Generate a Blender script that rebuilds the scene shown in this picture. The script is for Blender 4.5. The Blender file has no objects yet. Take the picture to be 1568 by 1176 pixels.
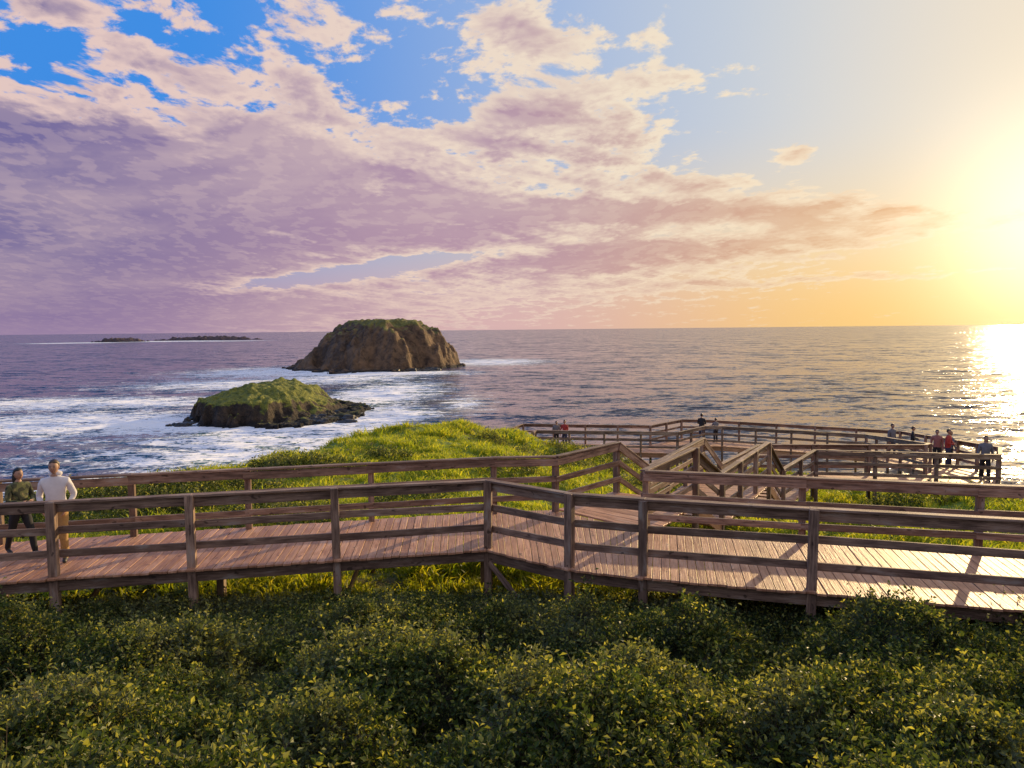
import bpy, bmesh, math, random
import numpy as np
from mathutils import Vector, Matrix, noise as mn
random.seed(7); rng=np.random.default_rng(7)
scene=bpy.context.scene
R=math.radians
SEA=-26.0
SUN_AZ=R(36.5); SUN_EL=R(11)
SUN=Vector((math.sin(SUN_AZ)*math.cos(SUN_EL),math.cos(SUN_AZ)*math.cos(SUN_EL),math.sin(SUN_EL)))
def link(o,parent=None):
    scene.collection.objects.link(o)
    if parent: o.parent=parent
    return o
# ---------------------------------------------------------------- node helpers
class V:
    def __init__(s,nt,k): s.nt=nt; s.k=k
    def m(s,op,*a,clamp=False):
        n=s.nt.nodes.new('ShaderNodeMath'); n.operation=op; n.use_clamp=clamp
        for i,x in enumerate((s,)+a):
            if isinstance(x,V): s.nt.links.new(x.k,n.inputs[i])
            else: n.inputs[i].default_value=x
        return V(s.nt,n.outputs[0])
    def __add__(s,o): return s.m('ADD',o)
    __radd__=__add__
    def __sub__(s,o): return s.m('SUBTRACT',o)
    def __rsub__(s,o): return (s*-1)+o
    def __mul__(s,o): return s.m('MULTIPLY',o)
    __rmul__=__mul__
    def __truediv__(s,o): return s.m('DIVIDE',o)
    def exp(s): return s.m('EXPONENT')
    def mx(s,o): return s.m('MAXIMUM',o)
    def mi(s,o): return s.m('MINIMUM',o)
    def ab(s): return s.m('ABSOLUTE')
    def pw(s,o): return s.m('POWER',o)
    def ss(s,a,b,c=0.0,d=1.0):
        n=s.nt.nodes.new('ShaderNodeMapRange'); n.interpolation_type='SMOOTHSTEP'
        s.nt.links.new(s.k,n.inputs[0])
        for i,x in enumerate((a,b,c,d)): n.inputs[i+1].default_value=x
        return V(s.nt,n.outputs[0])
def mix(nt,f,a,b,mode='MIX'):
    n=nt.nodes.new('ShaderNodeMix'); n.data_type='RGBA'; n.blend_type=mode; n.clamp_factor=True
    for i,x in ((0,f),(6,a),(7,b)):
        if isinstance(x,V): nt.links.new(x.k,n.inputs[i])
        elif i==0: n.inputs[0].default_value=x
        else: n.inputs[i].default_value=(*x,1)
    return V(nt,n.outputs[2])
def comb(nt,x,y,z=0.0):
    n=nt.nodes.new('ShaderNodeCombineXYZ')
    for i,a in enumerate((x,y,z)):
        if isinstance(a,V): nt.links.new(a.k,n.inputs[i])
        else: n.inputs[i].default_value=a
    return V(nt,n.outputs[0])
def sep(nt,v):
    n=nt.nodes.new('ShaderNodeSeparateXYZ'); nt.links.new(v.k,n.inputs[0])
    return [V(nt,n.outputs[i]) for i in range(3)]
def vm(nt,op,a,b=None,scale=None):
    n=nt.nodes.new('ShaderNodeVectorMath'); n.operation=op
    nt.links.new(a.k,n.inputs[0])
    if isinstance(b,V): nt.links.new(b.k,n.inputs[1])
    elif b is not None: n.inputs[1].default_value=b
    if scale is not None: n.inputs['Scale'].default_value=scale
    return V(nt,n.outputs[1 if op in('DOT_PRODUCT','LENGTH') else 0])
def gauss(nt,vec,cx,cy,a,b,rot,A):
    n=nt.nodes.new('ShaderNodeMapping'); n.vector_type='TEXTURE'
    nt.links.new(vec.k,n.inputs[0]); n.inputs[1].default_value=(cx,cy,0); n.inputs[2].default_value=(0,0,R(rot)); n.inputs[3].default_value=(a,b,1)
    o=V(nt,n.outputs[0]); return (vm(nt,'DOT_PRODUCT',o,o)*-1.0).exp()*A
def noise(nt,v,scale=1,detail=4,rough=.5,dist=0,color=False):
    n=nt.nodes.new('ShaderNodeTexNoise'); nt.links.new(v.k,n.inputs['Vector'])
    n.inputs['Scale'].default_value=scale; n.inputs['Detail'].default_value=detail
    n.inputs['Roughness'].default_value=rough; n.inputs['Distortion'].default_value=dist
    return V(nt,n.outputs[1 if color else 0])
def coord(nt,which='Object'):
    n=nt.nodes.new('ShaderNodeTexCoord'); return V(nt,n.outputs[which])
def srgb(r,g,b):
    f=lambda c:(c/255/12.92) if c<=10 else ((c/255+.055)/1.055)**2.4
    return (f(r),f(g),f(b))
def newmat(name):
    m=bpy.data.materials.new(name); m.use_nodes=True
    nt=m.node_tree; b=nt.nodes['Principled BSDF']; return m,nt,b
def setc(nt,b,name,v):
    if isinstance(v,V): nt.links.new(v.k,b.inputs[name])
    elif isinstance(v,tuple): b.inputs[name].default_value=(*v,1)
    else: b.inputs[name].default_value=v
def bump(nt,b,h,strength=.5,dist=.1):
    n=nt.nodes.new('ShaderNodeBump'); n.inputs['Strength'].default_value=strength; n.inputs['Distance'].default_value=dist
    nt.links.new(h.k,n.inputs['Height']); nt.links.new(n.outputs[0],b.inputs['Normal'])
def plain(name,c,rough=.8,var=.25):
    m,nt,b=newmat(name); o=coord(nt)
    n=noise(nt,o,14,3)
    setc(nt,b,'Base Color',mix(nt,n,tuple(x*(1-var) for x in c),tuple(min(1,x*(1+var)) for x in c)))
    setc(nt,b,'Roughness',rough); return m

# ---------------------------------------------------------------- world sky
def build_world():
    w=bpy.data.worlds.new("World"); scene.world=w; w.use_nodes=True; nt=w.node_tree
    bg=nt.nodes['Background']; bg.inputs['Strength'].default_value=.1
    sky=nt.nodes.new('ShaderNodeTexSky'); sky.sky_type='NISHITA'; sky.sun_disc=False
    sky.sun_elevation=SUN_EL; sky.sun_rotation=SUN_AZ; sky.air_density=1.0; sky.dust_density=2.0
    d=coord(nt,'Generated'); x,y,z=sep(nt,d)
    yy=y.ab().mx(.15); u=x/yy; ww=(z/yy).mx(0.0)
    uw=comb(nt,u,ww)
    top=mix(nt,u.ss(-.45,.45),srgb(66,148,238),srgb(206,216,228))
    top=mix(nt,u.ss(.25,.75),top,srgb(246,232,212))
    mid=mix(nt,u.ss(-.4,.45),srgb(150,178,222),srgb(246,224,190))
    hor=mix(nt,u.ss(-.65,.0),srgb(162,136,174),srgb(226,186,186))
    hor=mix(nt,u.ss(-.05,.5),hor,srgb(255,206,128))
    clear=mix(nt,ww.ss(.08,.28),mid,top)
    clear=mix(nt,ww.ss(.0,.13),hor,clear)
    c=.13
    inv=V(nt,ww.k)+c
    wx=noise(nt,comb(nt,u*3.0,ww*5.0,3.1),1.0,2,.5)-.5
    qx=u/inv+wx*.30; qy=(inv.pw(-1.0))*.80+wx*.25
    n1=noise(nt,comb(nt,qx,qy,1.7),6.2,7,.62)
    n2=noise(nt,comb(nt,qx+.05,qy+.04,1.7),6.2,3,.58)
    nbig=noise(nt,comb(nt,u*2.2,ww*7.0,9.0),1.6,3,.55)
    blobs=[(-80,11,60,18,0,1.35),(-62,25,22,8,-18,.62),(-10,14,34,7,-10,.80),(30,15.2,36,1.9,-1,1.0),
     (30,10.6,30,2.0,4,.80),(-46,35,12,3.2,-28,.50),(-27,33,8,3.6,-40,.46),(-16,38,30,7,0,.26),(-60,43,18,3,0,.42),
     (3,38,8,9,30,.45),(20,31,17,3.6,6,.58),(6,24.5,22,4.0,-4,.6),(38,22.8,3.5,1.6,25,.6),
     (30,18.8,20,1.6,-3,.55),(-20,8.0,17,1.0,7,-1.2),(-30,24,9,6,-25,.5),(-55,3,60,4,0,.5),(-13,28,6,2.2,0,-.26),(42,6.4,26,.9,2,.55)]
    M=None
    for cu,cw,a,b,rot,A in blobs:
        g=gauss(nt,uw,cu/100,cw/100,a/100,b/100,rot,A)
        M=g if M is None else M+g
    D=(n1-.5)*2.1+(nbig-.5)*.6+M-.38
    alpha=D.ss(-.03,.18); thick=D.ss(.10,.70)
    relief=((n2-n1)*6.0).ss(-.5,.5)
    lit=mix(nt,u.ss(-.6,.3),srgb(244,212,200),srgb(255,238,212))
    dark=mix(nt,u.ss(-.7,-.05),srgb(124,110,158),srgb(184,148,172))
    dark=mix(nt,u.ss(-.1,.55),dark,srgb(214,158,122))
    streak=noise(nt,comb(nt,u*1.8+n1*.5,ww*9.0,4.0),1.5,4,.55)
    soft=mix(nt,streak.ss(.36,.70)*.75,dark,mix(nt,.5,dark,lit))
    ccol=mix(nt,(thick*.98+relief*.34-.10-ww*.25).m('ADD',0,clamp=True),lit,soft)
    hz=Vector((math.sin(R(36.5)),math.cos(R(36.5)),.095)).normalized()
    ang=(x*hz.x+y*hz.y+z*hz.z).mi(.99999).m('ARCCOSINE')
    g1=((ang*-6.0).exp())
    tint=mix(nt,ww.ss(.02,.30),(1.12,.80,.36),(1.02,.88,.64))
    clear=mix(nt,g1*.9,clear,tint)
    ccol=mix(nt,g1*.62,ccol,(1.05,.66,.28))
    col=mix(nt,alpha*.94,clear,ccol)
    col=mix(nt,((ww*-14.0).exp())*.62,col,mix(nt,g1*.8,hor,(1.1,.78,.34)))
    glow=mix(nt,((ang*ang*-85.0).exp()),(0,0,0),(.95,.80,.52))
    col=mix(nt,1.0,col,glow,'ADD')
    back=mix(nt,y.ss(-.5,.1),srgb(190,190,215),col)
    sc=mix(nt,1.0,back,(9.6,9.6,9.6),'MULTIPLY')
    nsc=mix(nt,1.0,V(nt,sky.outputs[0]),(.25,.25,.25),'MULTIPLY')
    tot=mix(nt,.93,nsc,sc)
    nt.links.new(tot.k,bg.inputs['Color'])
    w.cycles.sampling_method='NONE'
build_world()
sl=bpy.data.lights.new('sun','SUN'); sl.energy=5; sl.angle=R(.6); sl.color=(1,.72,.36)
so=link(bpy.data.objects.new('sun_light',sl)); so.rotation_euler=(-SUN).to_track_quat('-Z','Y').to_euler(); so.location=SUN*50

# ---------------------------------------------------------------- materials
def wood(name,c1,c2,rough=.65,spec=.4,grey=.35):
    m,nt,b=newmat(name)
    uv=coord(nt,'UV'); x,y,_=sep(nt,uv)
    g=nt.nodes.new('ShaderNodeNewGeometry'); rnd=V(nt,g.outputs['Random Per Island'])
    grain=noise(nt,comb(nt,x*1.6,y*34.0,rnd*20.0),1.0,5,.65,.4)
    blot=noise(nt,comb(nt,x*1.3,y*5.0,rnd*9.0),1.5,4,.6)
    base=mix(nt,(grain*.8+blot*.8-.3).ss(.25,.72),c1,c2)
    base=mix(nt,rnd*.65,base,tuple(t*.7 for t in c1))
    base=mix(nt,blot.ss(.55,.72)*grey,base,(.38,.34,.30))
    base=mix(nt,(noise(nt,comb(nt,x*5.0,y*7.0,rnd*30.0),1.0,2,.5)).ss(.66,.72)*.75,base,tuple(t*.3 for t in c1))
    setc(nt,b,'Base Color',base); setc(nt,b,'Roughness',(grain*.25+(rough-.12))); setc(nt,b,'Specular IOR Level',spec)
    bump(nt,b,grain,.8,.015); return m
M_DECK=wood('weathered_deck_wood',(.40,.175,.09),(.78,.43,.25),.52,.5,.25)
M_RAIL=wood('weathered_rail_wood',(.12,.072,.052),(.52,.34,.24),.7,.3,.6)
def leafmat(name,dark,light,tip,trans=.35,sage=None):
    m,nt,b=newmat(name)
    oi=nt.nodes.new('ShaderNodeObjectInfo'); r=V(nt,oi.outputs['Random'])
    g=nt.nodes.new('ShaderNodeNewGeometry'); ri=V(nt,g.outputs['Random Per Island'])
    pos=V(nt,g.outputs['Position']); n=noise(nt,pos,.9,1)
    c=mix(nt,(n*1.1+r*.6-.4),dark,light)
    if sage: c=mix(nt,noise(nt,vm(nt,'ADD',pos,(31.,7.,2.)),.7,1).ss(.50,.62)*.8,c,sage)
    c=mix(nt,(ri.ss(.55,1.0))*(.35+r*.6),c,tip)
    setc(nt,b,'Base Color',c); setc(nt,b,'Roughness',.5); setc(nt,b,'Specular IOR Level',.35)
    t=nt.nodes.new('ShaderNodeBsdfTranslucent'); cc=mix(nt,1.0,c,(1.8,1.6,.55),'MULTIPLY'); nt.links.new(cc.k,t.inputs[0])
    ms=nt.nodes.new('ShaderNodeMixShader'); ms.inputs[0].default_value=trans
    nt.links.new(b.outputs[0],ms.inputs[1]); nt.links.new(t.outputs[0],ms.inputs[2])
    nt.links.new(ms.outputs[0],nt.nodes['Material Output'].inputs[0]); return m
M_LEAF=leafmat('shrub_leaves',(.022,.040,.013),(.085,.13,.038),(.50,.50,.13),.46,(.12,.145,.085))  # yellow third colour paints sunlit tips onto random leaves
M_GRASS=leafmat('grass_blades',(.12,.20,.014),(.32,.42,.03),(.56,.52,.08),.5)
M_STEM=plain('shrub_stem',(.08,.055,.035))

# ---------------------------------------------------------------- terrain
CP=[]
for X in(-18,-9,0,9,18):
    for Y,Z in((-8,2.6),(-2,2.2),(2,1.35),(5,.45),(8,-.35),(11.5,-.95),(14,-1.15)): CP.append((X,Y,Z))
CP+=[(-8,17,-1.1),(-3,18,-1.1),(2,17.5,-1.2),(-13,22,-.95),(-11.2,24,-.9),(-9.6,27,-1.05),(-8,30,-1.1),(-6.1,34,-.95),(-4.7,37,-.9),(-2.8,38,-.95),(-.8,38,-1.4),(.8,42,-2.8),
(-4,26,-1.15),(-2,31,-1.05),(2,26,-1.6),(-13,17,-1.2),
(-18,26,-6),(-15,32,-7),(-12,38,-7.5),(-9,43,-8),(-4,47,-8),(-22,20,-5),(-26,26,-14),(-30,40,-28),(0,55,-10),(-14,52,-26),(-34,30,-28),(-30,14,-12),(-30,4,-6),(-45,4,-20),(-45,20,-30),(-45,40,-34),(-30,60,-34),(-10,65,-34),
(4,18,-1.6),(7,23,-2.3),(10,27,-3.1),(14,30,-3.3),(18.7,30,-3.4),(20,38,-4.4),(12,44,-4.7),(9,42,-4.5),(.5,46,-4.5),(3,35,-2.5),(5,30,-2.3),(8,35,-3.3),(14,37,-3.9),
(8,17,-1.0),(13,19,-.9),(17,22,-1.8),(21,25,-3.6),(14,15,-1.1),(22,18,-2.5),(26,31,-8),(28,40,-13),(23,50,-12),(12,55,-11),(36,24,-16),(40,40,-32),(26,60,-34),(8,68,-34),(45,10,-20),(34,6,-5),(50,28,-34),(30,-8,2)]
CPA=np.array(CP)
def terr(x,y):
    x=np.asarray(x,float);y=np.asarray(y,float)
    d2=(x[...,None]-CPA[:,0])**2+(y[...,None]-CPA[:,1])**2
    w=1/(d2+1.6)**2
    z=(w*CPA[:,2]).sum(-1)/w.sum(-1)
    r=np.hypot(x/55,(y-12)/62)
    return z-np.clip(r-.8,0,2)*60
def fn(x,y,s,o=0): return mn.fractal(Vector((x*s,y*s,o)),1.0,2.1,4)
def height(x,y):
    return float(terr(np.array([x]),np.array([y]))[0])
xs=np.concatenate([np.linspace(-90,-26,30)[:-1],np.linspace(-26,28,180),np.linspace(28,90,30)[1:]])
ys=np.concatenate([np.linspace(-30,3,16)[:-1],np.linspace(3,56,180),np.linspace(56,110,26)[1:]])
GX,GY=np.meshgrid(xs,ys); GZ=terr(GX,GY)
def relief_(x,y): return fn(x,y,.45)*.24+fn(x,y,1.3,5)*.12
for j in range(GX.shape[0]):
    for i in range(GX.shape[1]):
        x,y=GX[j,i],GY[j,i]; rock=min(1,max(0,(-GZ[j,i]-5)/6))
        GZ[j,i]+=relief_(x,y)+(rock*fn(x,y,.18,8)*2.2 if rock>0 else 0)
def gridmesh(name,X,Y,Z,mat):
    h,w=X.shape; me=bpy.data.meshes.new(name)
    v=np.stack([X,Y,Z],-1).reshape(-1,3)
    idx=np.arange(h*w).reshape(h,w)
    f=np.stack([idx[:-1,:-1],idx[:-1,1:],idx[1:,1:],idx[1:,:-1]],-1).reshape(-1,4)
    me.from_pydata(v.tolist(),[],f.tolist()); me.shade_smooth(); me.materials.append(mat)
    return link(bpy.data.objects.new(name,me))
def hillmat():
    m,nt,b=newmat('headland_ground'); o=coord(nt); x,y,z=sep(nt,o)
    n=noise(nt,o,.35,4,.6); n2=noise(nt,o,5,4,.65); 
    g=mix(nt,n2.ss(.3,.7),(.06,.10,.011),(.20,.27,.03))
    g=mix(nt,n.ss(.53,.66)*.7,g,(.28,.17,.07))
    rk=mix(nt,noise(nt,o,.8,5,.7),(.03,.022,.016),(.12,.08,.05))
    c=mix(nt,(z+n*4.0).ss(-9,-4),rk,g)
    c=mix(nt,y.ss(11.5,15.5),(.03,.045,.015),c)
    setc(nt,b,'Base Color',c); setc(nt,b,'Roughness',.9); bump(nt,b,n2,.8,.12); return m
gridmesh('headland_terrain',GX,GY,GZ,hillmat())

# ---------------------------------------------------------------- sea
def seamat():
    m,nt,b=newmat('sea_water'); o=coord(nt); x,y,z=sep(nt,o)
    acc=None; 
    for sx,sy,k,det,zz in((.012,.034,.9,5,0),(.06,.11,1.8,4,3),(.28,.5,1.6,3,6),(1.3,2.2,.8,2,9)):
        c_=noise(nt,comb(nt,x*sx,y*sy,float(zz)),1,det,.62,0,True)
        v=vm(nt,'MULTIPLY',vm(nt,'SUBTRACT',c_,(.5,.5,.5)),(k*.6,k,0))
        acc=v if acc is None else vm(nt,'ADD',acc,v)
    Nn=vm(nt,'NORMALIZE',vm(nt,'ADD',acc,(0,0,1)))
    nt.links.new(Nn.k,b.inputs['Normal'])
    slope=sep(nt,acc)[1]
    xy=comb(nt,x,y)
    blobs=[(-150,250,75,50,.95),(-185,320,100,38,.95),(-165,430,75,60,.85),(-180,560,80,90,.9),(-70,205,60,30,.9),(-62,178,64,24,.9),
           (-45,255,26,55,.95),(-60,360,32,90,1.0),(-110,470,60,60,.95),(-20,690,60,80,1.0),(-105,522,80,34,1.3),(-80,140,30,20,.9),(-118,245,22,36,1.05),
           (-80,230,42,11,1.35),(-20,300,16,60,.6),(-1440,2420,130,130,1.25),(-1215,2640,200,150,1.3),(-985,2560,150,110,1.15),(-1330,2400,90,90,1.1)]
    M=None
    for cx,cy,a,bb,A in blobs:
        g=gauss(nt,xy,cx,cy,a,bb,0,A); M=g if M is None else M.mx(g)
    f1=noise(nt,comb(nt,x*.06,y*.12,7),1,7,.74,.8)
    lace=(noise(nt,comb(nt,x*.16,y*.22,1),1,4,.6,1.2)-.5).ab()
    lace2=(noise(nt,comb(nt,x*.5,y*.7,5),1,3,.6,.6)-.5).ab()
    F=((f1-.5)*3.2+(.07-lace)*4.0+(.06-lace2)*2.2+M*1.28-.70)
    foam=F.ss(-.05,.36)
    caps=(noise(nt,comb(nt,x*.07,y*.20,11),1,5,.7)).ss(.61,.69)*.8
    foam=foam.mx(caps*x.ss(90,-160))
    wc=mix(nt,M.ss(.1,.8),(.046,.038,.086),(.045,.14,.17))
    wc=mix(nt,slope.ss(-.22,.25),mix(nt,1.0,wc,(.4,.4,.45),'MULTIPLY'),mix(nt,1.0,wc,(2.0,1.9,1.8),'MULTIPLY'))  # wave shading put into the water colour
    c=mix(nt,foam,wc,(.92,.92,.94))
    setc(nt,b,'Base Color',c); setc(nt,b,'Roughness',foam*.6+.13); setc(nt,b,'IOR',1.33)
    return m
me=bpy.data.meshes.new('sea'); bm=bmesh.new(); bmesh.ops.create_circle(bm,cap_ends=True,segments=96,radius=60000); bm.to_mesh(me); bm.free()
me.materials.append(seamat()); sea=link(bpy.data.objects.new('sea',me)); sea.location=(0,0,SEA)

# ---------------------------------------------------------------- islands
def rockmat(name,zg0,zg1,grassA,grassB,rkA,rkB,s=.05):
    m,nt,b=newmat(name); o=coord(nt); x,y,z=sep(nt,o)
    g=nt.nodes.new('ShaderNodeNewGeometry'); nz=sep(nt,V(nt,g.outputs['Normal']))[2]
    n=noise(nt,o,s,6,.62,.8); n2=noise(nt,o,s*6,6,.7,.5)
    rk=mix(nt,(n*.5+n2*.7-.1).ss(.35,.68),rkA,rkB)
    gr=mix(nt,n2.ss(.35,.65),grassA,grassB)
    f=((z-(zg0+zg1)*.5)*(1/(zg1-zg0))+(n-.5)*3.2+(n2-.5)*1.2+(nz-.72)*2.6).ss(-.25,.35)
    c=mix(nt,f,rk,gr)
    c=mix(nt,(z+n2*2.0).ss(3.2,1.4),c,(.012,.011,.012))
    setc(nt,b,'Base Color',c); setc(nt,b,'Roughness',.9); bump(nt,b,n*3+n2*1.5,1.0,2.5); return m
def island(name,cx,cy,rx,ry,prof,mat,seed,n=170,amp=1.0,rough=.10):
    X,Y=np.meshgrid(np.linspace(-1.3,1.3,n),np.linspace(-1.3,1.3,n)); Z=np.zeros_like(X)
    for j in range(n):
        for i in range(n):
            a=X[j,i];b=Y[j,i]
            p=Vector((a*1.5,b*1.5,seed))
            wv=mn.fractal(p,1,2,3)*.13+mn.fractal(p*3.2+Vector((0,0,5)),1,2,5)*rough
            r=math.hypot(a,b)+wv*min(1,math.hypot(a,b)*1.8)
            z=prof(a,b,r)
            if z>.3 or n<80: z+=amp*mn.fractal(Vector((a*7,b*7,seed)),1,2,6)
            Z[j,i]=z
    o=gridmesh(name,X*rx,Y*ry,Z,mat); o.location=(cx,cy,SEA); return o
def sst(x,a,b):
    t=min(1,max(0,(x-a)/(b-a))); return t*t*(3-2*t)
def prof_far(a,b,r):
    top=38.5+1.0*a-3*abs(a-.05)
    s=1-r
    w=.58 if a<0 else .50
    if s>0:
        t=min(1,s/w); e=1.25 if a<-.2 else 1.7
        z=top*(1-(1-t)**e)
    else: z=s*30
    if -.12<s<=.02 : z=max(z,1.2+s*5)
    return z
island('rocky_island',-113,640,65,95,prof_far,rockmat('far_island_rock',26,42,(.11,.105,.022),(.24,.22,.045),(.060,.038,.024),(.26,.155,.08),.03),2.0,n=210,amp=2.6,rough=.12)
def prof_near(a,b,r):
    s=1-r
    ridge=11.2-1.5*abs(a+.1)-6.0*sst(a,.15,.85)
    cl=.12+.35*sst(a,-.1,.7)
    z=ridge*(.6*sst(s,0,cl)+.4*sst(s,0,.7)) if s>0 else s*12
    z+=1.8*math.exp(-((a+.10)/.07)**2-((b-.35)/.10)**2)
    if -.2<s<.05 and a>.2: z=max(z,.9)
    return z
island('grassy_islet',-86,272,27,38,prof_near,rockmat('near_island_rock',2.5,8,(.11,.15,.02),(.38,.38,.05),(.024,.018,.015),(.12,.08,.05),.09),5.0,n=170,amp=1.2,rough=.13)
def prof_low(a,b,r):
    s=1-r; return 9*sst(s,0,.5) if s>0 else s*30
rm=rockmat('reef_rock',40,80,(.1,.1,.05),(.1,.1,.05),(.06,.045,.05),(.16,.11,.11),.03)
island('sea_reef',-1380,2640,70,60,prof_low,rm,8.0,n=70,amp=9,rough=.4)
island('sea_reef',-1200,2980,170,70,prof_low,rm,9.0,n=70,amp=9,rough=.4)
def rocks(name,lst):
    bm=bmesh.new()
    for x,y,sx,sy,sz in lst:
        r=bmesh.ops.create_icosphere(bm,subdivisions=3,radius=1)
        for v in r['verts']:
            p=v.co.copy(); k=1+.45*mn.fractal(p*1.3+Vector((x,y,0)),1,2,4)
            v.co=Vector((p.x*sx*k+x,p.y*sy*k+y,p.z*sz*k+SEA))
    me=bpy.data.meshes.new(name); bm.to_mesh(me); bm.free(); me.materials.append(plain(name+'_mat',(.03,.025,.022),.6)); return link(bpy.data.objects.new(name,me))
L=[(-60+random.uniform(-10,6),258+random.uniform(-16,20),random.uniform(1,3.5),random.uniform(1,4),random.uniform(.6,1.8)) for _ in range(22)]
L+=[(-106+random.uniform(-5,8),244+random.uniform(-8,14),random.uniform(1,2.6),random.uniform(1,3),random.uniform(.6,1.6)) for _ in range(10)]
L+=[(-70+random.uniform(-20,14),556+random.uniform(-10,14),random.uniform(2,7),random.uniform(2,6),random.uniform(1,2)) for _ in range(14)]
rocks('shore_rocks',L)

# ---------------------------------------------------------------- timber builder
class MB:
    def __init__(s): s.v=[];s.f=[];s.uv=[]
    def hexa(s,b4,t4,ldir,L,W):
        o=len(s.v); s.v+=[tuple(p) for p in b4]+[tuple(p) for p in t4]
        ro=random.uniform(0,50); rv=random.uniform(0,50)
        H=W
        def q(ids,uv): s.f.append([o+i for i in ids]); s.uv+= [(ro+a,rv+b) for a,b in uv]
        q((4,5,6,7),((0,0),(0,W),(L,W),(L,0)))
        q((3,2,1,0),((L,0),(L,W),(0,W),(0,0)))
        q((0,4,7,3),((0,0),(0,H),(L,H),(L,0)))
        q((1,2,6,5),((0,0),(L,0),(L,H),(0,H)))
        q((0,1,5,4),((0,0),(0,W),(.1,W),(.1,0)))
        q((2,3,7,6),((0,0),(0,W),(.1,W),(.1,0)))
    def beam(s,p0,p1,w,h,j=.006):
        p0=Vector(p0);p1=Vector(p1); d=(p1-p0); L=d.length; d=d/L
        if abs(d.z)>.9: side=Vector((1,0,0)); 
        else: side=d.cross(Vector((0,0,1))).normalized()
        up=side.cross(d).normalized()
        jv=lambda:Vector([random.uniform(-j,j) for _ in range(3)])
        p0=p0+jv();p1=p1+jv()
        b=[p0-side*w/2-up*h/2,p0+side*w/2-up*h/2,p1+side*w/2-up*h/2,p1-side*w/2-up*h/2]
        t=[p+up*h for p in b]
        s.hexa(b,t,d,L,max(w,h))
    def post(s,x,y,z0,z1,w=.12,ang=0,lean=.0):
        c,sn=math.cos(ang)*w/2,math.sin(ang)*w/2
        cs=[(-c+sn,-sn-c),(c+sn,sn-c),(c-sn,sn+c),(-c-sn,-sn+c)]
        lx,ly=random.uniform(-lean,lean),random.uniform(-lean,lean)
        p0=Vector((x,y,z0));p1=Vector((x+lx,y+ly,z1))
        o=len(s.v)
        s.v+=[(p0.x+a,p0.y+b,z0) for a,b in cs]+[(p1.x+a,p1.y+b,z1+(.012 if i<2 else 0)) for i,(a,b) in enumerate(cs)]
        L=z1-z0; ro=random.uniform(0,50)
        s.f.append([o+3,o+2,o+1,o]); s.uv+=[(ro,0),(ro,w),(ro+.1,w),(ro+.1,0)]
        s.f.append([o+4,o+5,o+6,o+7]); s.uv+=[(ro,0),(ro,w),(ro+.1,w),(ro+.1,0)]
        for i in range(4):
            k=(i+1)%4; s.f.append([o+i,o+k,o+4+k,o+4+i]); s.uv+=[(ro,i*w),(ro,i*w+w),(ro+L,i*w+w),(ro+L,i*w)]
    def obj(s,name,mat,parent=None,bev=.006):
        me=bpy.data.meshes.new(name); me.from_pydata(s.v,[],s.f)
        u=me.uv_layers.new(name='UVMap'); u.data.foreach_set('uv',np.array(s.uv).ravel())
        me.materials.append(mat); o=link(bpy.data.objects.new(name,me),parent)
        if bev:
            b=o.modifiers.new('bevel','BEVEL'); b.width=bev; b.segments=1; b.limit_method='ANGLE'
        return o
def planks(mb,A,B,oa=.12,ob=.12,pw=.145,th=.04):
    for k in range(len(A)-1):
        a0,a1,b0,b1=[Vector(p) for p in(A[k],A[k+1],B[k],B[k+1])]
        n=max(1,round((((a1-a0).length+(b1-b0).length)/2)/pw))
        for i in range(n):
            g=.008/pw/2
            t0=(i+g)/n; t1=(i+1-g)/n
            p0,p1=a0.lerp(a1,t0),a0.lerp(a1,t1); q0,q1=b0.lerp(b1,t0),b0.lerp(b1,t1)
            d=(q0-p0).normalized(); e=random.uniform(-.025,.025)
            p0=p0-d*(oa+e);p1=p1-d*(oa+e); q0=q0+d*(ob+e);q1=q1+d*(ob+e)
            z=Vector((0,0,random.uniform(-.006,.004)))
            b=[p0,p1,q1,q0]
            t=[p+z for p in b]; bt=[p-Vector((0,0,th)) for p in t]
            mb.hexa(bt,t,d,(q0-p0).length,pw)
RH=(1.12,.74,.34)
def fence(name,pts,parent=None,under=None,rails=RH,rh=(.16,.125,.125),off=.085,cap=True,ptop=1.22,pb=-.35,subdiv=None,pw=.12):
    mb=MB(); P=[]
    for i,p in enumerate(pts):
        if i and subdiv:
            a=Vector(pts[i-1]);b=Vector(p); n=max(1,round((b-a).length/subdiv))
            for k in range(1,n): P.append(a.lerp(b,k/n))
        P.append(Vector(p))
    for i,p in enumerate(P):
        nx=P[min(i+1,len(P)-1)]-P[max(i-1,0)]; ang=math.atan2(nx.y,nx.x)
        zb=p.z+pb
        if under: zb=height(p.x,p.y)-.3
        mb.post(p.x,p.y,zb,p.z+ptop+random.uniform(-.02,.03),pw,ang,.024)
    for i in range(len(P)-1):
        a,b=P[i],P[i+1]; d=(b-a); dh=Vector((d.x,d.y,0)).normalized(); n=Vector((-dh.y,dh.x,0))*off
        for r,hh in zip(rails,rh):
            mb.beam(a+n-dh*.05+Vector((0,0,r)),b+n+dh*.045+Vector((0,0,r)),.045,hh,.014)
        if cap:
            mb.beam(a+n*.6-dh*.03+Vector((0,0,rails[0]+rh[0]/2+.030)),b+n*.6+dh*.025+Vector((0,0,rails[0]+rh[0]/2+.030)),.15,.04,.005)
    return mb.obj(name,M_RAIL,parent)

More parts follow.
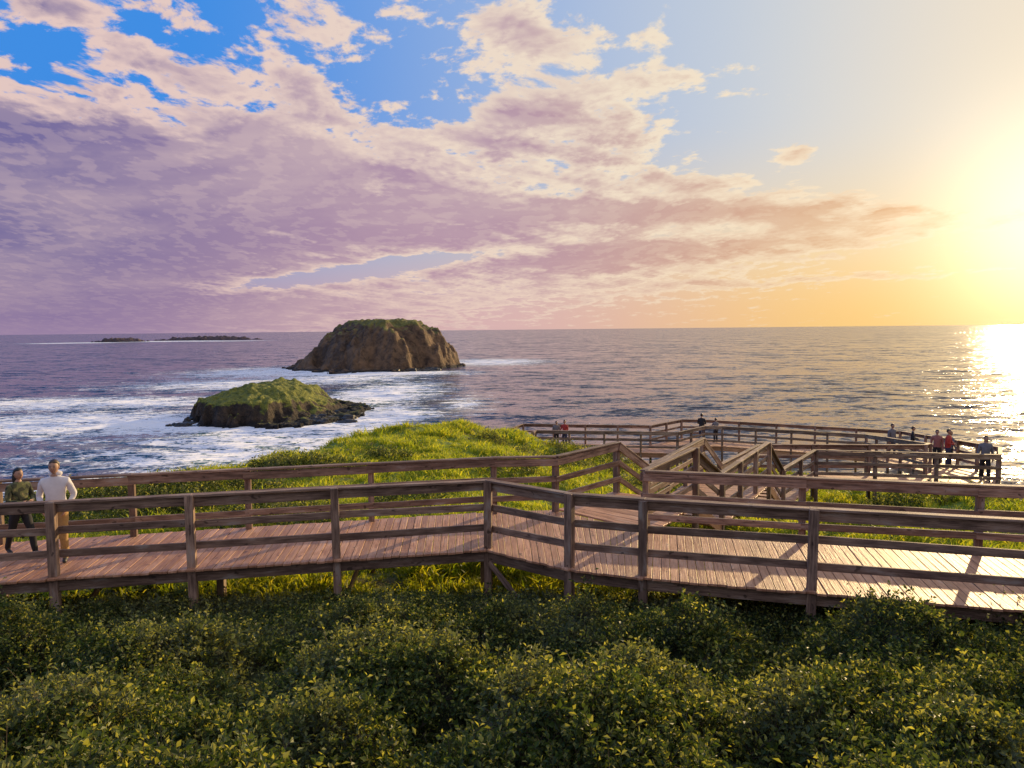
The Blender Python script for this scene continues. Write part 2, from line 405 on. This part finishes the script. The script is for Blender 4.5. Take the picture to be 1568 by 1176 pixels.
def fl(X): return 13.46+.195*(X+.5)
def bl(X): return 15.95+.215*(X+.65)
def frt(X): return 11.84-.30*(X-2.1)
def brt(X): return 14.3-.28*(X-2.6)
FA=[(-14,fl(-14),0),(-.5,13.46,0),(.913,12.30,0),(2.1,11.84,0),(13,frt(13),0)]
BA=[(-14.5,bl(-14.5),0),(-.65,15.95,0),(.915,16.1,0),(2.6,14.3,0),(13.6,brt(13.6),0)]
deck=MB(); planks(deck,FA,BA,.16,.14)
LB=(2.53,18.0,0);RB=(4.21,16.93,0)
planks(deck,[(2.6+.12,14.3+.16,0),RB],[(.915+.14,16.1+.15,0),LB],.08,.1)
boardwalk=link(bpy.data.objects.new('boardwalk',None))
deck.obj('deck_boards',M_DECK,boardwalk,.005)
sub=MB()
for poly in(FA,BA):
    for i in range(len(poly)-1):
        a=Vector(poly[i]);b=Vector(poly[i+1])
        sub.beam(a+Vector((0,0,-.15)),b+Vector((0,0,-.15)),.06,.20)
for k in range(24):
    X=-13.5+k*.55
    if X<-.6: sub.beam((X,fl(X)+.05,-.135),(X+.0,bl(X)-.05,-.135),.05,.17)
for k in range(18):
    X=2.4+k*.6
    sub.beam((X,frt(X)+.05,-.135),(X+.5,brt(X+.5)-.05,-.135),.05,.17)
sub.beam((-.45,13.36,-.25),(.45,12.5,-1.15),.05,.10)
for X in(-7.6,-3.15):
    sub.beam((X+.0,fl(X)+.2,-1.1),(X+.25,bl(X)-.9,-.2),.05,.1)
for X in(-9.9,-5.5,-.6): sub.post(X,fl(X)+1.2,-1.6,-.2,.14)
for X in(3,5.5,8): sub.post(X,frt(X)+1.3,-1.6,-.2,.14)
sub.obj('bearers_and_joists',M_RAIL,boardwalk)
fence('wooden_railing',[(-14.4,fl(-14.4),0),(-12.1,fl(-12.1),0),(-9.9,fl(-9.9),0),(-7.62,fl(-7.62),0),(-5.5,fl(-5.5),0),(-3.13,fl(-3.13),0),(-.48,13.46,0),(.93,12.30,0),(2.1,11.84,0),(4.53,frt(4.53),0),(7.4,frt(7.4),0),(10.1,frt(10.1),0),(12.8,frt(12.8),0)],under=True,pw=.14)
fence('wooden_railing',[(-12.2,bl(-12.2),0),(-9.8,bl(-9.8),0),(-7.5,bl(-7.5),0),(-5.4,bl(-5.4),0),(-3.0,bl(-3.0),0),(-.41,16.0,0),(.915,16.1,0),(2.53,18.0,0)],under=True,off=-.085)
fence('wooden_railing',[(13.4,brt(13.4),0),(10.8,brt(10.8),0),(8.1,brt(8.1),0),(5.35,brt(5.35),0),(2.6,14.3,0)],under=True,off=.085)
fence('wooden_railing',[(2.6,14.3,0),(4.21,16.93,0)],under=True,off=.085)
stairs=link(bpy.data.objects.new('boardwalk_stairs',None))
Ls=[(2.53,18.0,0),(3.5,19.3,-.85),(6.2,24.2,-.85),(7.2,25.7,-2.0),(9.9,29.9,-2.0)]
Rs=[(4.21,16.93,0),(5.17,18.2,-.85),(8.05,23.1,-.85),(9.05,24.6,-2.0),(11.75,28.5,-2.0)]
mb=MB()
for k in range(4):
    a0,a1,b0,b1=[Vector(p) for p in(Rs[k],Rs[k+1],Ls[k],Ls[k+1])]
    if abs(a0.z-a1.z)<.01: planks(mb,[Rs[k],Rs[k+1]],[Ls[k],Ls[k+1]],.1,.1)
    else:
        n=round(abs(a0.z-a1.z)/.17)
        for i in range(n):
            t0,t1=i/n,(i+1)/n; zz=a0.z+(a1.z-a0.z)*(i+1)/n
            q=[a0.lerp(a1,t0),a0.lerp(a1,t1),b0.lerp(b1,t1),b0.lerp(b1,t0)]
            t=[Vector((p.x,p.y,zz)) for p in q]
            mb.hexa([p-Vector((0,0,.045)) for p in t],t,None,2,.28)
        for a,b in((a0,a1),(b0,b1)): mb.beam(a+Vector((0,0,-.15)),b+Vector((0,0,-.15)),.06,.26)
mb.obj('treads_and_landings',M_DECK,stairs)
fence('stair_railing',Ls,under=True,subdiv=1.9,off=-.085)
fence('stair_railing',Rs,under=True,subdiv=1.9,off=.085)
far=link(bpy.data.objects.new('lookout_boardwalk',None))
NB=[(11.75,28.5,-2.0),(18.2,27.6,-2.1),(20.1,30.5,-2.3),(22.3,42.5,-3.3),(12.6,48.6,-3.3),(11.2,48.9,-3.3),(8.6,46.0,-3.3),(.7,48.2,-3.4),(-.6,44.8,-3.4)]
NA=[(9.9,29.9,-2.0),(16.8,30.0,-2.1),(17.9,31.6,-2.3),(19.8,41.3,-3.3),(12.9,45.4,-3.3),(11.8,45.6,-3.3),(9.6,43.0,-3.3),(1.4,45.2,-3.4),(1.2,44.4,-3.4)]
mb=MB(); planks(mb,NA,NB,.1,.1,.3)
for poly in(NA,NB):
    for i in range(len(poly)-1): mb.beam(Vector(poly[i])+Vector((0,0,-.18)),Vector(poly[i+1])+Vector((0,0,-.18)),.06,.24)
mb.obj('lookout_deck',M_DECK,far,0)
fence('lookout_railing',NB,under=True,subdiv=2.1,off=-.085)
fence('lookout_railing',NA[0:],under=True,subdiv=2.1,off=.085)

# ---------------------------------------------------------------- people
SKIN=plain('skin',(.42,.24,.16),.55,.1); SHOE=plain('shoe_leather',(.03,.03,.032),.5)
EYE=plain('eye_dark',(.02,.015,.012),.3); LIP=plain('lip',(.33,.12,.10),.5)
def person(name,loc,head,H,top,legs,hair,arms='down',stride=0.0,longhair=False,lean=0.0,hood=False,sub=1):
    root=link(bpy.data.objects.new(name,None)); k=H/1.75
    V_=[];E=[];Rd=[];lab=[]
    def add(p,r,par,l):
        V_.append(Vector(p)*k); Rd.append(r*k if not isinstance(r,tuple) else (r[0]*k,r[1]*k))
        if par is not None: E.append((par,len(V_)-1)); lab.append(l)
        return len(V_)-1
    pel=add((0,0,.96),(.155,.115),None,None)
    sp=add((0,lean*.3,1.13),(.145,.11),pel,0); ch=add((0,lean*.7,1.33),(.17,.12),sp,0)
    nk=add((0,lean,1.475),(.062,.06),ch,0); hb=add((0,lean-.015,1.56),.055,nk,2)
    for s in(-1,1):
        st=stride*s
        hip=add((s*.088,0,.87),.105,pel,1); kn=add((s*.10,-st*.5-.03,.50+abs(st)*.02),.075,hip,1)
        yk=-st*.9+.02; an=add((s*.105,yk,.10+(.05 if st<0 else 0)),.060,kn,1)
        hl=add((s*.105,yk-.02,.055+(.03 if st<0 else 0)),.042,an,3); add((s*.125,yk-.17,.035),.036,hl,3)
        sh=add((s*.185,lean*.8,1.40),.072,ch,0)
        if arms=='pockets': el=(s*.27,.05+lean,1.14); wr=(s*.19,-.10,.97); fd=Vector((-s*.35,-.2,-1))
        elif arms=='front': el=(s*.25,-.05+lean,1.13); wr=(s*.10,-.27,1.10); fd=Vector((-s*1,-.4,-.1))
        elif arms=='rail': el=(s*.27,-.12+lean,1.16); wr=(s*.22,-.36,1.19); fd=Vector((0,-1,-.25))
        else:
            sw=stride*s*.6; el=(s*.245,sw*.35+.03,1.12); wr=(s*.26,sw*.9-.06,.88); fd=Vector((0,-.15,-1))
        e_=add(el,.052,sh,0); w_=add(wr,.036,e_,0); fd.normalize()
        W=Vector(wr); side=Vector((0,-1,0)) if abs(fd.z)>.6 else Vector((-s,0,0)) if arms!='front' else Vector((0,0,1))
        pm=add(W+fd*.05,(.034,.022),w_,2); pe=add(W+fd*.085,(.034,.018),pm,2)
        inn=Vector((-s,0,0)) if abs(fd.z)>.6 else Vector((0,0,-1))
        for q,(o,l_) in enumerate(((-.030,.055),(-.010,.075),(.010,.080),(.030,.070))):
            r0=add(W+fd*.095+side*o,.0095,pe,2); r1=add(W+fd*(.095+l_*.55)+side*o*1.1+inn*.012,.0088,r0,2); add(W+fd*(.095+l_*.9)+side*o*1.1+inn*.032,.0078,r1,2)
        t0=add(W+fd*.045+side*.038,.012,pm,2); add(W+fd*.085+side*.058+inn*.015,.0095,t0,2)
    me=bpy.data.meshes.new(name+'_sk'); me.from_pydata([tuple(v) for v in V_],E,[]); o=link(bpy.data.objects.new('tmp',me))
    o.modifiers.new('skin','SKIN'); sd=me.skin_vertices[0].data
    for i,r in enumerate(Rd): sd[i].radius=r if isinstance(r,tuple) else (r,r)
    for i in range(len(V_)): sd[i].use_root=(i==0)
    ss_=o.modifiers.new('sub','SUBSURF'); ss_.levels=sub; ss_.render_levels=sub
    dg=bpy.context.evaluated_depsgraph_get(); bme=bpy.data.meshes.new_from_object(o.evaluated_get(dg)); bpy.data.objects.remove(o)
    bme.name='body'; bme.materials.clear()
    for m_ in(top,legs,SKIN,SHOE): bme.materials.append(m_)
    A=np.array([V_[a] for a,b in E]);B=np.array([V_[b] for a,b in E]); AB=B-A; rr=np.array([ (Rd[a][0] if isinstance(Rd[a],tuple) else Rd[a]) for a,b in E]); r2=np.array([(Rd[b][0] if isinstance(Rd[b],tuple) else Rd[b]) for a,b in E])
    for p in bme.polygons:
        c=np.array(p.center); t=np.clip(((c-A)*AB).sum(1)/(AB*AB).sum(1),0,1); d=np.linalg.norm(c-(A+AB*t[:,None]),axis=1)/(rr+(r2-rr)*t)
        l=lab[int(d.argmin())]
        if l==1 and c[2]>.955*k: l=0
        if l==0 and c[2]<.93*k and abs(c[0])<.16*k: l=1
        p.material_index=l; p.use_smooth=True
    for v in bme.vertices:
        c=v.co; v.co=c+v.normal*(.010*mn.noise(c*11)+.004*mn.noise(c*28)) if .12*k<c.z<1.45*k and abs(c.x)<.30*k else c
    link(bpy.data.objects.new('body',bme),root)
    bm=bmesh.new(); hc=Vector((0,lean-.025,1.645))*k
    def ball(c,s,mi,seg=16):
        g=bmesh.ops.create_uvsphere(bm,u_segments=seg,v_segments=seg*3//4,radius=1)
        fs=set()
        for v in g['verts']:
            v.co=Vector((v.co.x*s[0],v.co.y*s[1],v.co.z*s[2]))
            for f in v.link_faces: fs.add(f)
        for f in fs: f.material_index=mi; f.smooth=True
        return g['verts'],c
    def put(vc,fnn=None):
        vs,c=vc
        for v in vs:
            if fnn: v.co=fnn(v.co)
            v.co=(v.co*k)+hc+Vector(c)*k
    def sk(p):
        t=max(0,-p.z/.115)
        return Vector((p.x*(1-.28*t*t),p.y*(1-.12*t)-(.010*t if p.y<0 else 0),p.z))
    put(ball((0,0,0),(.076,.094,.115),0,24),sk)
    put(ball((0,-.094,-.012),(.012,.018,.024),0,10))
    for s in(-1,1):
        put(ball((s*.029,-.083,.010),(.012,.008,.007),2,8)); put(ball((s*.076,.005,-.005),(.008,.018,.028),0,10)); put(ball((s*.030,-.083,.030),(.018,.007,.004),1,8))
    put(ball((0,-.086,-.055),(.022,.008,.007),3,10))
    def hr(p):
        if p.y<-.02 and p.z<.035: p=Vector((p.x*.8,max(p.y,-.03),p.z))
        elif p.z<-.03: p=Vector((p.x*.9,p.y,-.03-(abs(p.z)-.03)*.5))
        return p*(1+.05*mn.noise(p*40))
    put(ball((0,.014,.018),(.086,.100,.113),1,20),hr)
    if longhair: put(ball((0,.065,-.09),(.085,.055,.16),1,16),lambda p:p*(1+.12*mn.noise(p*25)))
    if hood: put(ball((0,.055,-.125),(.11,.075,.06),4,16),lambda p:p*(1+.1*mn.noise(p*20)))
    hm=bpy.data.meshes.new('head'); bm.to_mesh(hm); bm.free()
    for m_ in(SKIN,hair,EYE,LIP,top): hm.materials.append(m_)
    link(bpy.data.objects.new('head',hm),root)
    root.location=loc; root.rotation_euler=(0,0,R(head)); return root
HB=plain('hair_black',(.012,.010,.009),.5); HBr=plain('hair_brown',(.06,.035,.02),.5)
c_white=plain('white_sweatshirt',(.72,.68,.68),.85,.12); c_tan=plain('tan_trousers',(.45,.27,.10),.85); c_blk=plain('black_cloth',(.018,.018,.022),.85)
c_red=plain('red_jacket',(.40,.04,.03),.8); c_navy=plain('navy_cloth',(.03,.04,.09),.85); c_grey=plain('grey_cloth',(.16,.16,.18),.85); c_rose=plain('rose_cloth',(.35,.14,.12),.85)
cm,cnt,cb=newmat('camouflage_jacket'); n_=noise(cnt,coord(cnt),11,2,.4); cc=mix(cnt,n_.ss(.46,.5),(.02,.025,.015),(.09,.10,.04)); cc=mix(cnt,n_.ss(.6,.63),cc,(.2,.17,.08)); setc(cnt,cb,'Base Color',cc); setc(cnt,cb,'Roughness',.85)
person('man_in_white_sweatshirt',(-8.0,12.85,0),15,1.80,c_white,c_tan,HBr,'pockets',.04,hood=True,sub=2)
person('woman_in_camouflage_jacket',(-8.95,13.3,0),65,1.58,cm,c_blk,HB,'front',.30,longhair=True,sub=2)
for i,(x,y,z,h,t,l,hh,a,hd,st) in enumerate([
 (2.75,46.3,-3.38,1.62,c_grey,c_blk,HB,'down',10,0),(3.25,46.0,-3.38,1.72,c_red,c_navy,HBr,'front',-30,0),
 (12.1,47.3,-3.3,1.80,c_blk,c_navy,HB,'front',150,0),(12.9,46.9,-3.3,1.55,c_grey,c_blk,HB,'rail',200,0),
 (20.2,39.3,-3.0,1.78,c_grey,c_navy,HB,'down',20,.1),(20.6,38.0,-2.9,1.70,c_blk,c_blk,HBr,'front',60,0),
 (19.9,34.6,-2.6,1.70,c_rose,c_blk,HB,'down',-30,0),(19.9,33.7,-2.5,1.75,c_red,c_navy,HB,'front',40,0),(20.4,34.4,-2.6,1.66,c_grey,c_blk,HBr,'down',100,.15),
 (19.0,29.6,-2.2,1.60,c_navy,c_blk,HB,'rail',150,0),(18.6,29.0,-2.15,1.78,c_grey,c_blk,HB,'down',-20,.2)]):
    person('visitor',(x,y,z),hd,h,t,l,hh,a,st)

# ---------------------------------------------------------------- vegetation
def src_coll(name,objs):
    c=bpy.data.collections.new(name)
    for o in objs: c.objects.link(o)
    return c
def sprig(name,seed,nl=45,L=.26,ls=.056,mat=M_LEAF,spread=.8):
    r=random.Random(seed); V_=[];F=[];mi=[]
    def leaf(p,d,s):
        d=d.normalized(); side=d.cross(Vector((r.uniform(-1,1),r.uniform(-1,1),r.uniform(.2,1)))).normalized()
        up=side.cross(d); w=s*.27
        o=len(V_); V_.extend([p,p+d*s*.5+side*w+up*s*.08,p+d*s-up*s*.12,p+d*s*.5-side*w+up*s*.08])
        F.append((o,o+1,o+2)); F.append((o,o+2,o+3)); mi.extend([0,0])
    for b in range(5):
        bd=Vector((r.uniform(-spread,spread),r.uniform(-spread,spread),1)).normalized(); bl_=L*r.uniform(.5,1.15)
        o=len(V_); s=bd.orthogonal().normalized()*.003
        V_.extend([-s,s,bd*bl_+s*.4,bd*bl_-s*.4]); F.append((o,o+1,o+2,o+3)); mi.append(1)
        for i in range(nl//5):
            t=r.uniform(.3,1)**.8; ph=r.uniform(0,6.28)
            q=bd.orthogonal().normalized(); q=Matrix.Rotation(ph,3,bd)@q
            leaf(bd*bl_*t,(q+bd*r.uniform(.2,1.3)),ls*r.uniform(.5,1.15))
    me=bpy.data.meshes.new(name); me.from_pydata([tuple(v) for v in V_],[],F)
    me.materials.append(mat); me.materials.append(M_STEM); me.polygons.foreach_set('material_index',mi)
    return bpy.data.objects.new(name,me)
def tuft(name,seed,nb=16,H=.2):
    r=random.Random(seed); V_=[];F=[]
    for b in range(nb):
        p=Vector((r.gauss(0,.07),r.gauss(0,.07),-.02)); d=Vector((r.uniform(-.6,.6),r.uniform(-.6,.6),1)); h=H*r.uniform(.5,1.2)
        s=Vector((r.uniform(-1,1),r.uniform(-1,1),0)).normalized()*.012
        m_=p+d*h*.6; e=p+Vector((d.x*1.6,d.y*1.6,.85))*h
        o=len(V_); V_.extend([p-s,p+s,m_+s*.8,m_-s*.8,e]); F.append((o,o+1,o+2,o+3)); F.append((o+3,o+2,o+4))
    me=bpy.data.meshes.new(name); me.from_pydata([tuple(v) for v in V_],[],F); me.materials.append(M_GRASS)
    return bpy.data.objects.new(name,me)
C_SPRIG=src_coll('shrub_sprigs',[sprig('shrub_sprig_%d'%i,i) for i in range(4)]+[sprig('shrub_sprig_4',14,60,.22,.036),sprig('shrub_sprig_5',15,40,.42,.05,spread=.4)])
C_TUFT=src_coll('grass_tufts',[tuft('grass_tuft_%d'%i,i) for i in range(5)])
def scatter(name,P,Rt,S,coll,nvar):
    me=bpy.data.meshes.new(name); n=len(P); me.vertices.add(n); me.vertices.foreach_set('co',np.asarray(P,dtype=np.float32).ravel())
    a=me.attributes.new('rot','FLOAT_VECTOR','POINT'); a.data.foreach_set('vector',np.asarray(Rt,dtype=np.float32).ravel())
    a=me.attributes.new('scl','FLOAT','POINT'); a.data.foreach_set('value',np.asarray(S,dtype=np.float32))
    a=me.attributes.new('idx','INT','POINT'); a.data.foreach_set('value',rng.integers(0,nvar,n).astype(np.int32))
    o=link(bpy.data.objects.new(name,me))
    ng=bpy.data.node_groups.new(name+'_gn','GeometryNodeTree')
    ng.interface.new_socket('Geometry',in_out='INPUT',socket_type='NodeSocketGeometry'); ng.interface.new_socket('Geometry',in_out='OUTPUT',socket_type='NodeSocketGeometry')
    gi=ng.nodes.new('NodeGroupInput'); go=ng.nodes.new('NodeGroupOutput'); ip=ng.nodes.new('GeometryNodeInstanceOnPoints')
    ci=ng.nodes.new('GeometryNodeCollectionInfo'); ci.inputs['Collection'].default_value=coll; ci.inputs['Separate Children'].default_value=True; ci.inputs['Reset Children'].default_value=True
    def at(nm,t):
        k=ng.nodes.new('GeometryNodeInputNamedAttribute'); k.data_type=t; k.inputs[0].default_value=nm
        return [s for s in k.outputs if s.enabled][0]
    L_=ng.links.new
    L_(gi.outputs[0],ip.inputs['Points']); L_(ci.outputs[0],ip.inputs['Instance']); ip.inputs['Pick Instance'].default_value=True
    L_(at('idx','INT'),ip.inputs['Instance Index']); L_(at('rot','FLOAT_VECTOR'),ip.inputs['Rotation']); L_(at('scl','FLOAT'),ip.inputs['Scale'])
    L_(ip.outputs[0],go.inputs[0])
    o.modifiers.new('scatter','NODES').node_group=ng; return o
# mounded shrubs: (x, y, height, radius)
domes=[(-4.6,9.2,.45,1.2),(-1.4,7.9,.62,1.1),(-7.4,9.6,.42,1.2),(.8,6.6,.55,1.0),(4.9,9.3,.66,.9),(7.2,8.2,.65,1.1),(3.2,6.5,.55,1.0),(-4.0,6.6,.55,1.0),(2.2,9.4,.5,.8),(-2.2,10.9,.34,.9),(5.6,6.7,.6,.9),(-6.6,7.2,.45,.85),(1.0,11.0,.28,.7),(8.0,10.2,.4,1.0),(-9.4,10.6,.3,1.0),
(-.4,9.7,-.5,.7),(-2.9,9.0,-.55,.55),(-5.9,8.2,-.55,.55),(-3,7.5,-.45,.45),(1.2,8.3,-.55,.55),(3.4,8.2,-.55,.55),(6.0,8.2,-.5,.45),(-.6,6.4,-.5,.45),(2.0,5.6,-.4,.35),(-1.2,9.6,-.3,.5),(3.6,10.2,-.35,.5),(-6,10.6,-.3,.5)]
for _ in range(150):
    Y=random.uniform(3.5,12.2); domes.append((random.uniform(-1,1)*(Y*.8+1),Y,random.uniform(.08,.26)*random.choice((1,1,-1.1)),random.uniform(.2,.5)))
DA=np.array(domes)
def canopy(x,y):
    base=np.interp(y,[2,4,5.5,7,8.5,10,11.5,12.6,13.8],[1.65,1.05,.62,.15,-.18,-.42,-.50,-.62,-1.15])
    g=(DA[:,2]*np.exp(-((x[...,None]-DA[:,0])**2+(y[...,None]-DA[:,1])**2)/DA[:,3]**2)).sum(-1)
    g=g*np.interp(y,[10,11.8],[1,.6])
    return base+g*1.15
sx=np.linspace(-13,13,170); sy=np.linspace(2.2,13.9,100); SX,SY=np.meshgrid(sx,sy); SZ=canopy(SX,SY)-.24
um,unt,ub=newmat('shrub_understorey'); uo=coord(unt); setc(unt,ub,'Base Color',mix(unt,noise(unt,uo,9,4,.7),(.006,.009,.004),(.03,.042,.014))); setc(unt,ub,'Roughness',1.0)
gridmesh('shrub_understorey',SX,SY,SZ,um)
N=25000
Yp=3.4+(13.4-3.4)*rng.random(N)**.9; Xp=(rng.random(N)*2-1)*(Yp*.74+1.0)
e=.05; gx=(canopy(Xp+e,Yp)-canopy(Xp-e,Yp))/(2*e); gy=(canopy(Xp,Yp+e)-canopy(Xp,Yp-e))/(2*e)
Zp=canopy(Xp,Yp)-.21+rng.normal(0,.06,N)
ax=np.arctan(gy)+rng.normal(0,.35,N); ay=-np.arctan(gx)+rng.normal(0,.35,N)
scatter('coastal_shrubs',np.stack([Xp,Yp,Zp],-1),np.stack([ax,ay,rng.random(N)*6.28],-1),.6+.75*rng.random(N),C_SPRIG,6)
N=42000
Yg=13.0+(47-13.0)*rng.random(N)**.8; Xg=(rng.random(N)*2-1)*(Yg*.74)
Zg=terr(Xg,Yg)
keep=(Zg>-6.5)
Xg,Yg,Zg=Xg[keep],Yg[keep],Zg[keep]
cl=np.array([mn.noise(Vector((x*.55,y*.55,3))) for x,y in zip(Xg,Yg)])
Zg=np.array([z+relief_(x,y) for x,y,z in zip(Xg,Yg,Zg)])
S=(.5+1.0*rng.random(len(Xg)))*(1+cl*1.3)
scatter('hill_grass',np.stack([Xg,Yg,Zg],-1),np.stack([rng.normal(0,.2,len(Xg)),rng.normal(0,.2,len(Xg)),rng.random(len(Xg))*6.28],-1),S,C_TUFT,5)
pts=[]
for cx,cy,rr,nn in((-9.5,22,2.2,350),(-12,20.5,2,300),(-7.5,27.0,1.6,200),(-6.2,19.5,1.5,160),(6.5,28,2.2,260),(2.5,33,2,160),(12,22,2.2,260),(5,37,2.5,200),(-3,22,.9,60),(0,28,1.0,60),(14,26,2,150),(-5,29,.8,50),(-1,35,.7,40)):
    for _ in range(nn):
        a=random.uniform(0,6.28); q=rr*math.sqrt(random.random()); x=cx+math.cos(a)*q*1.3; y=cy+math.sin(a)*q
        pts.append((x,y,.28*(1-(q/rr)**2)))
P=np.array(pts); Zs=terr(P[:,0],P[:,1])+P[:,2]
scatter('low_scrub',np.stack([P[:,0],P[:,1],Zs],-1),np.stack([rng.normal(0,.4,len(P)),rng.normal(0,.4,len(P)),rng.random(len(P))*6.28],-1),1.2+.7*rng.random(len(P)),C_SPRIG,6)

# ---------------------------------------------------------------- camera
cd=bpy.data.cameras.new('camera'); cam=link(bpy.data.objects.new('camera',cd)); cd.sensor_width=36; cd.lens=26.17; cd.clip_start=.05; cd.clip_end=200000
cam.matrix_world=Matrix.Translation((0,0,4))@Matrix.Rotation(R(85.8),4,'X')@Matrix.Rotation(R(-.58),4,'Z')
scene.camera=cam
scene.view_settings.view_transform='Standard'; scene.view_settings.look='None'; scene.view_settings.exposure=0
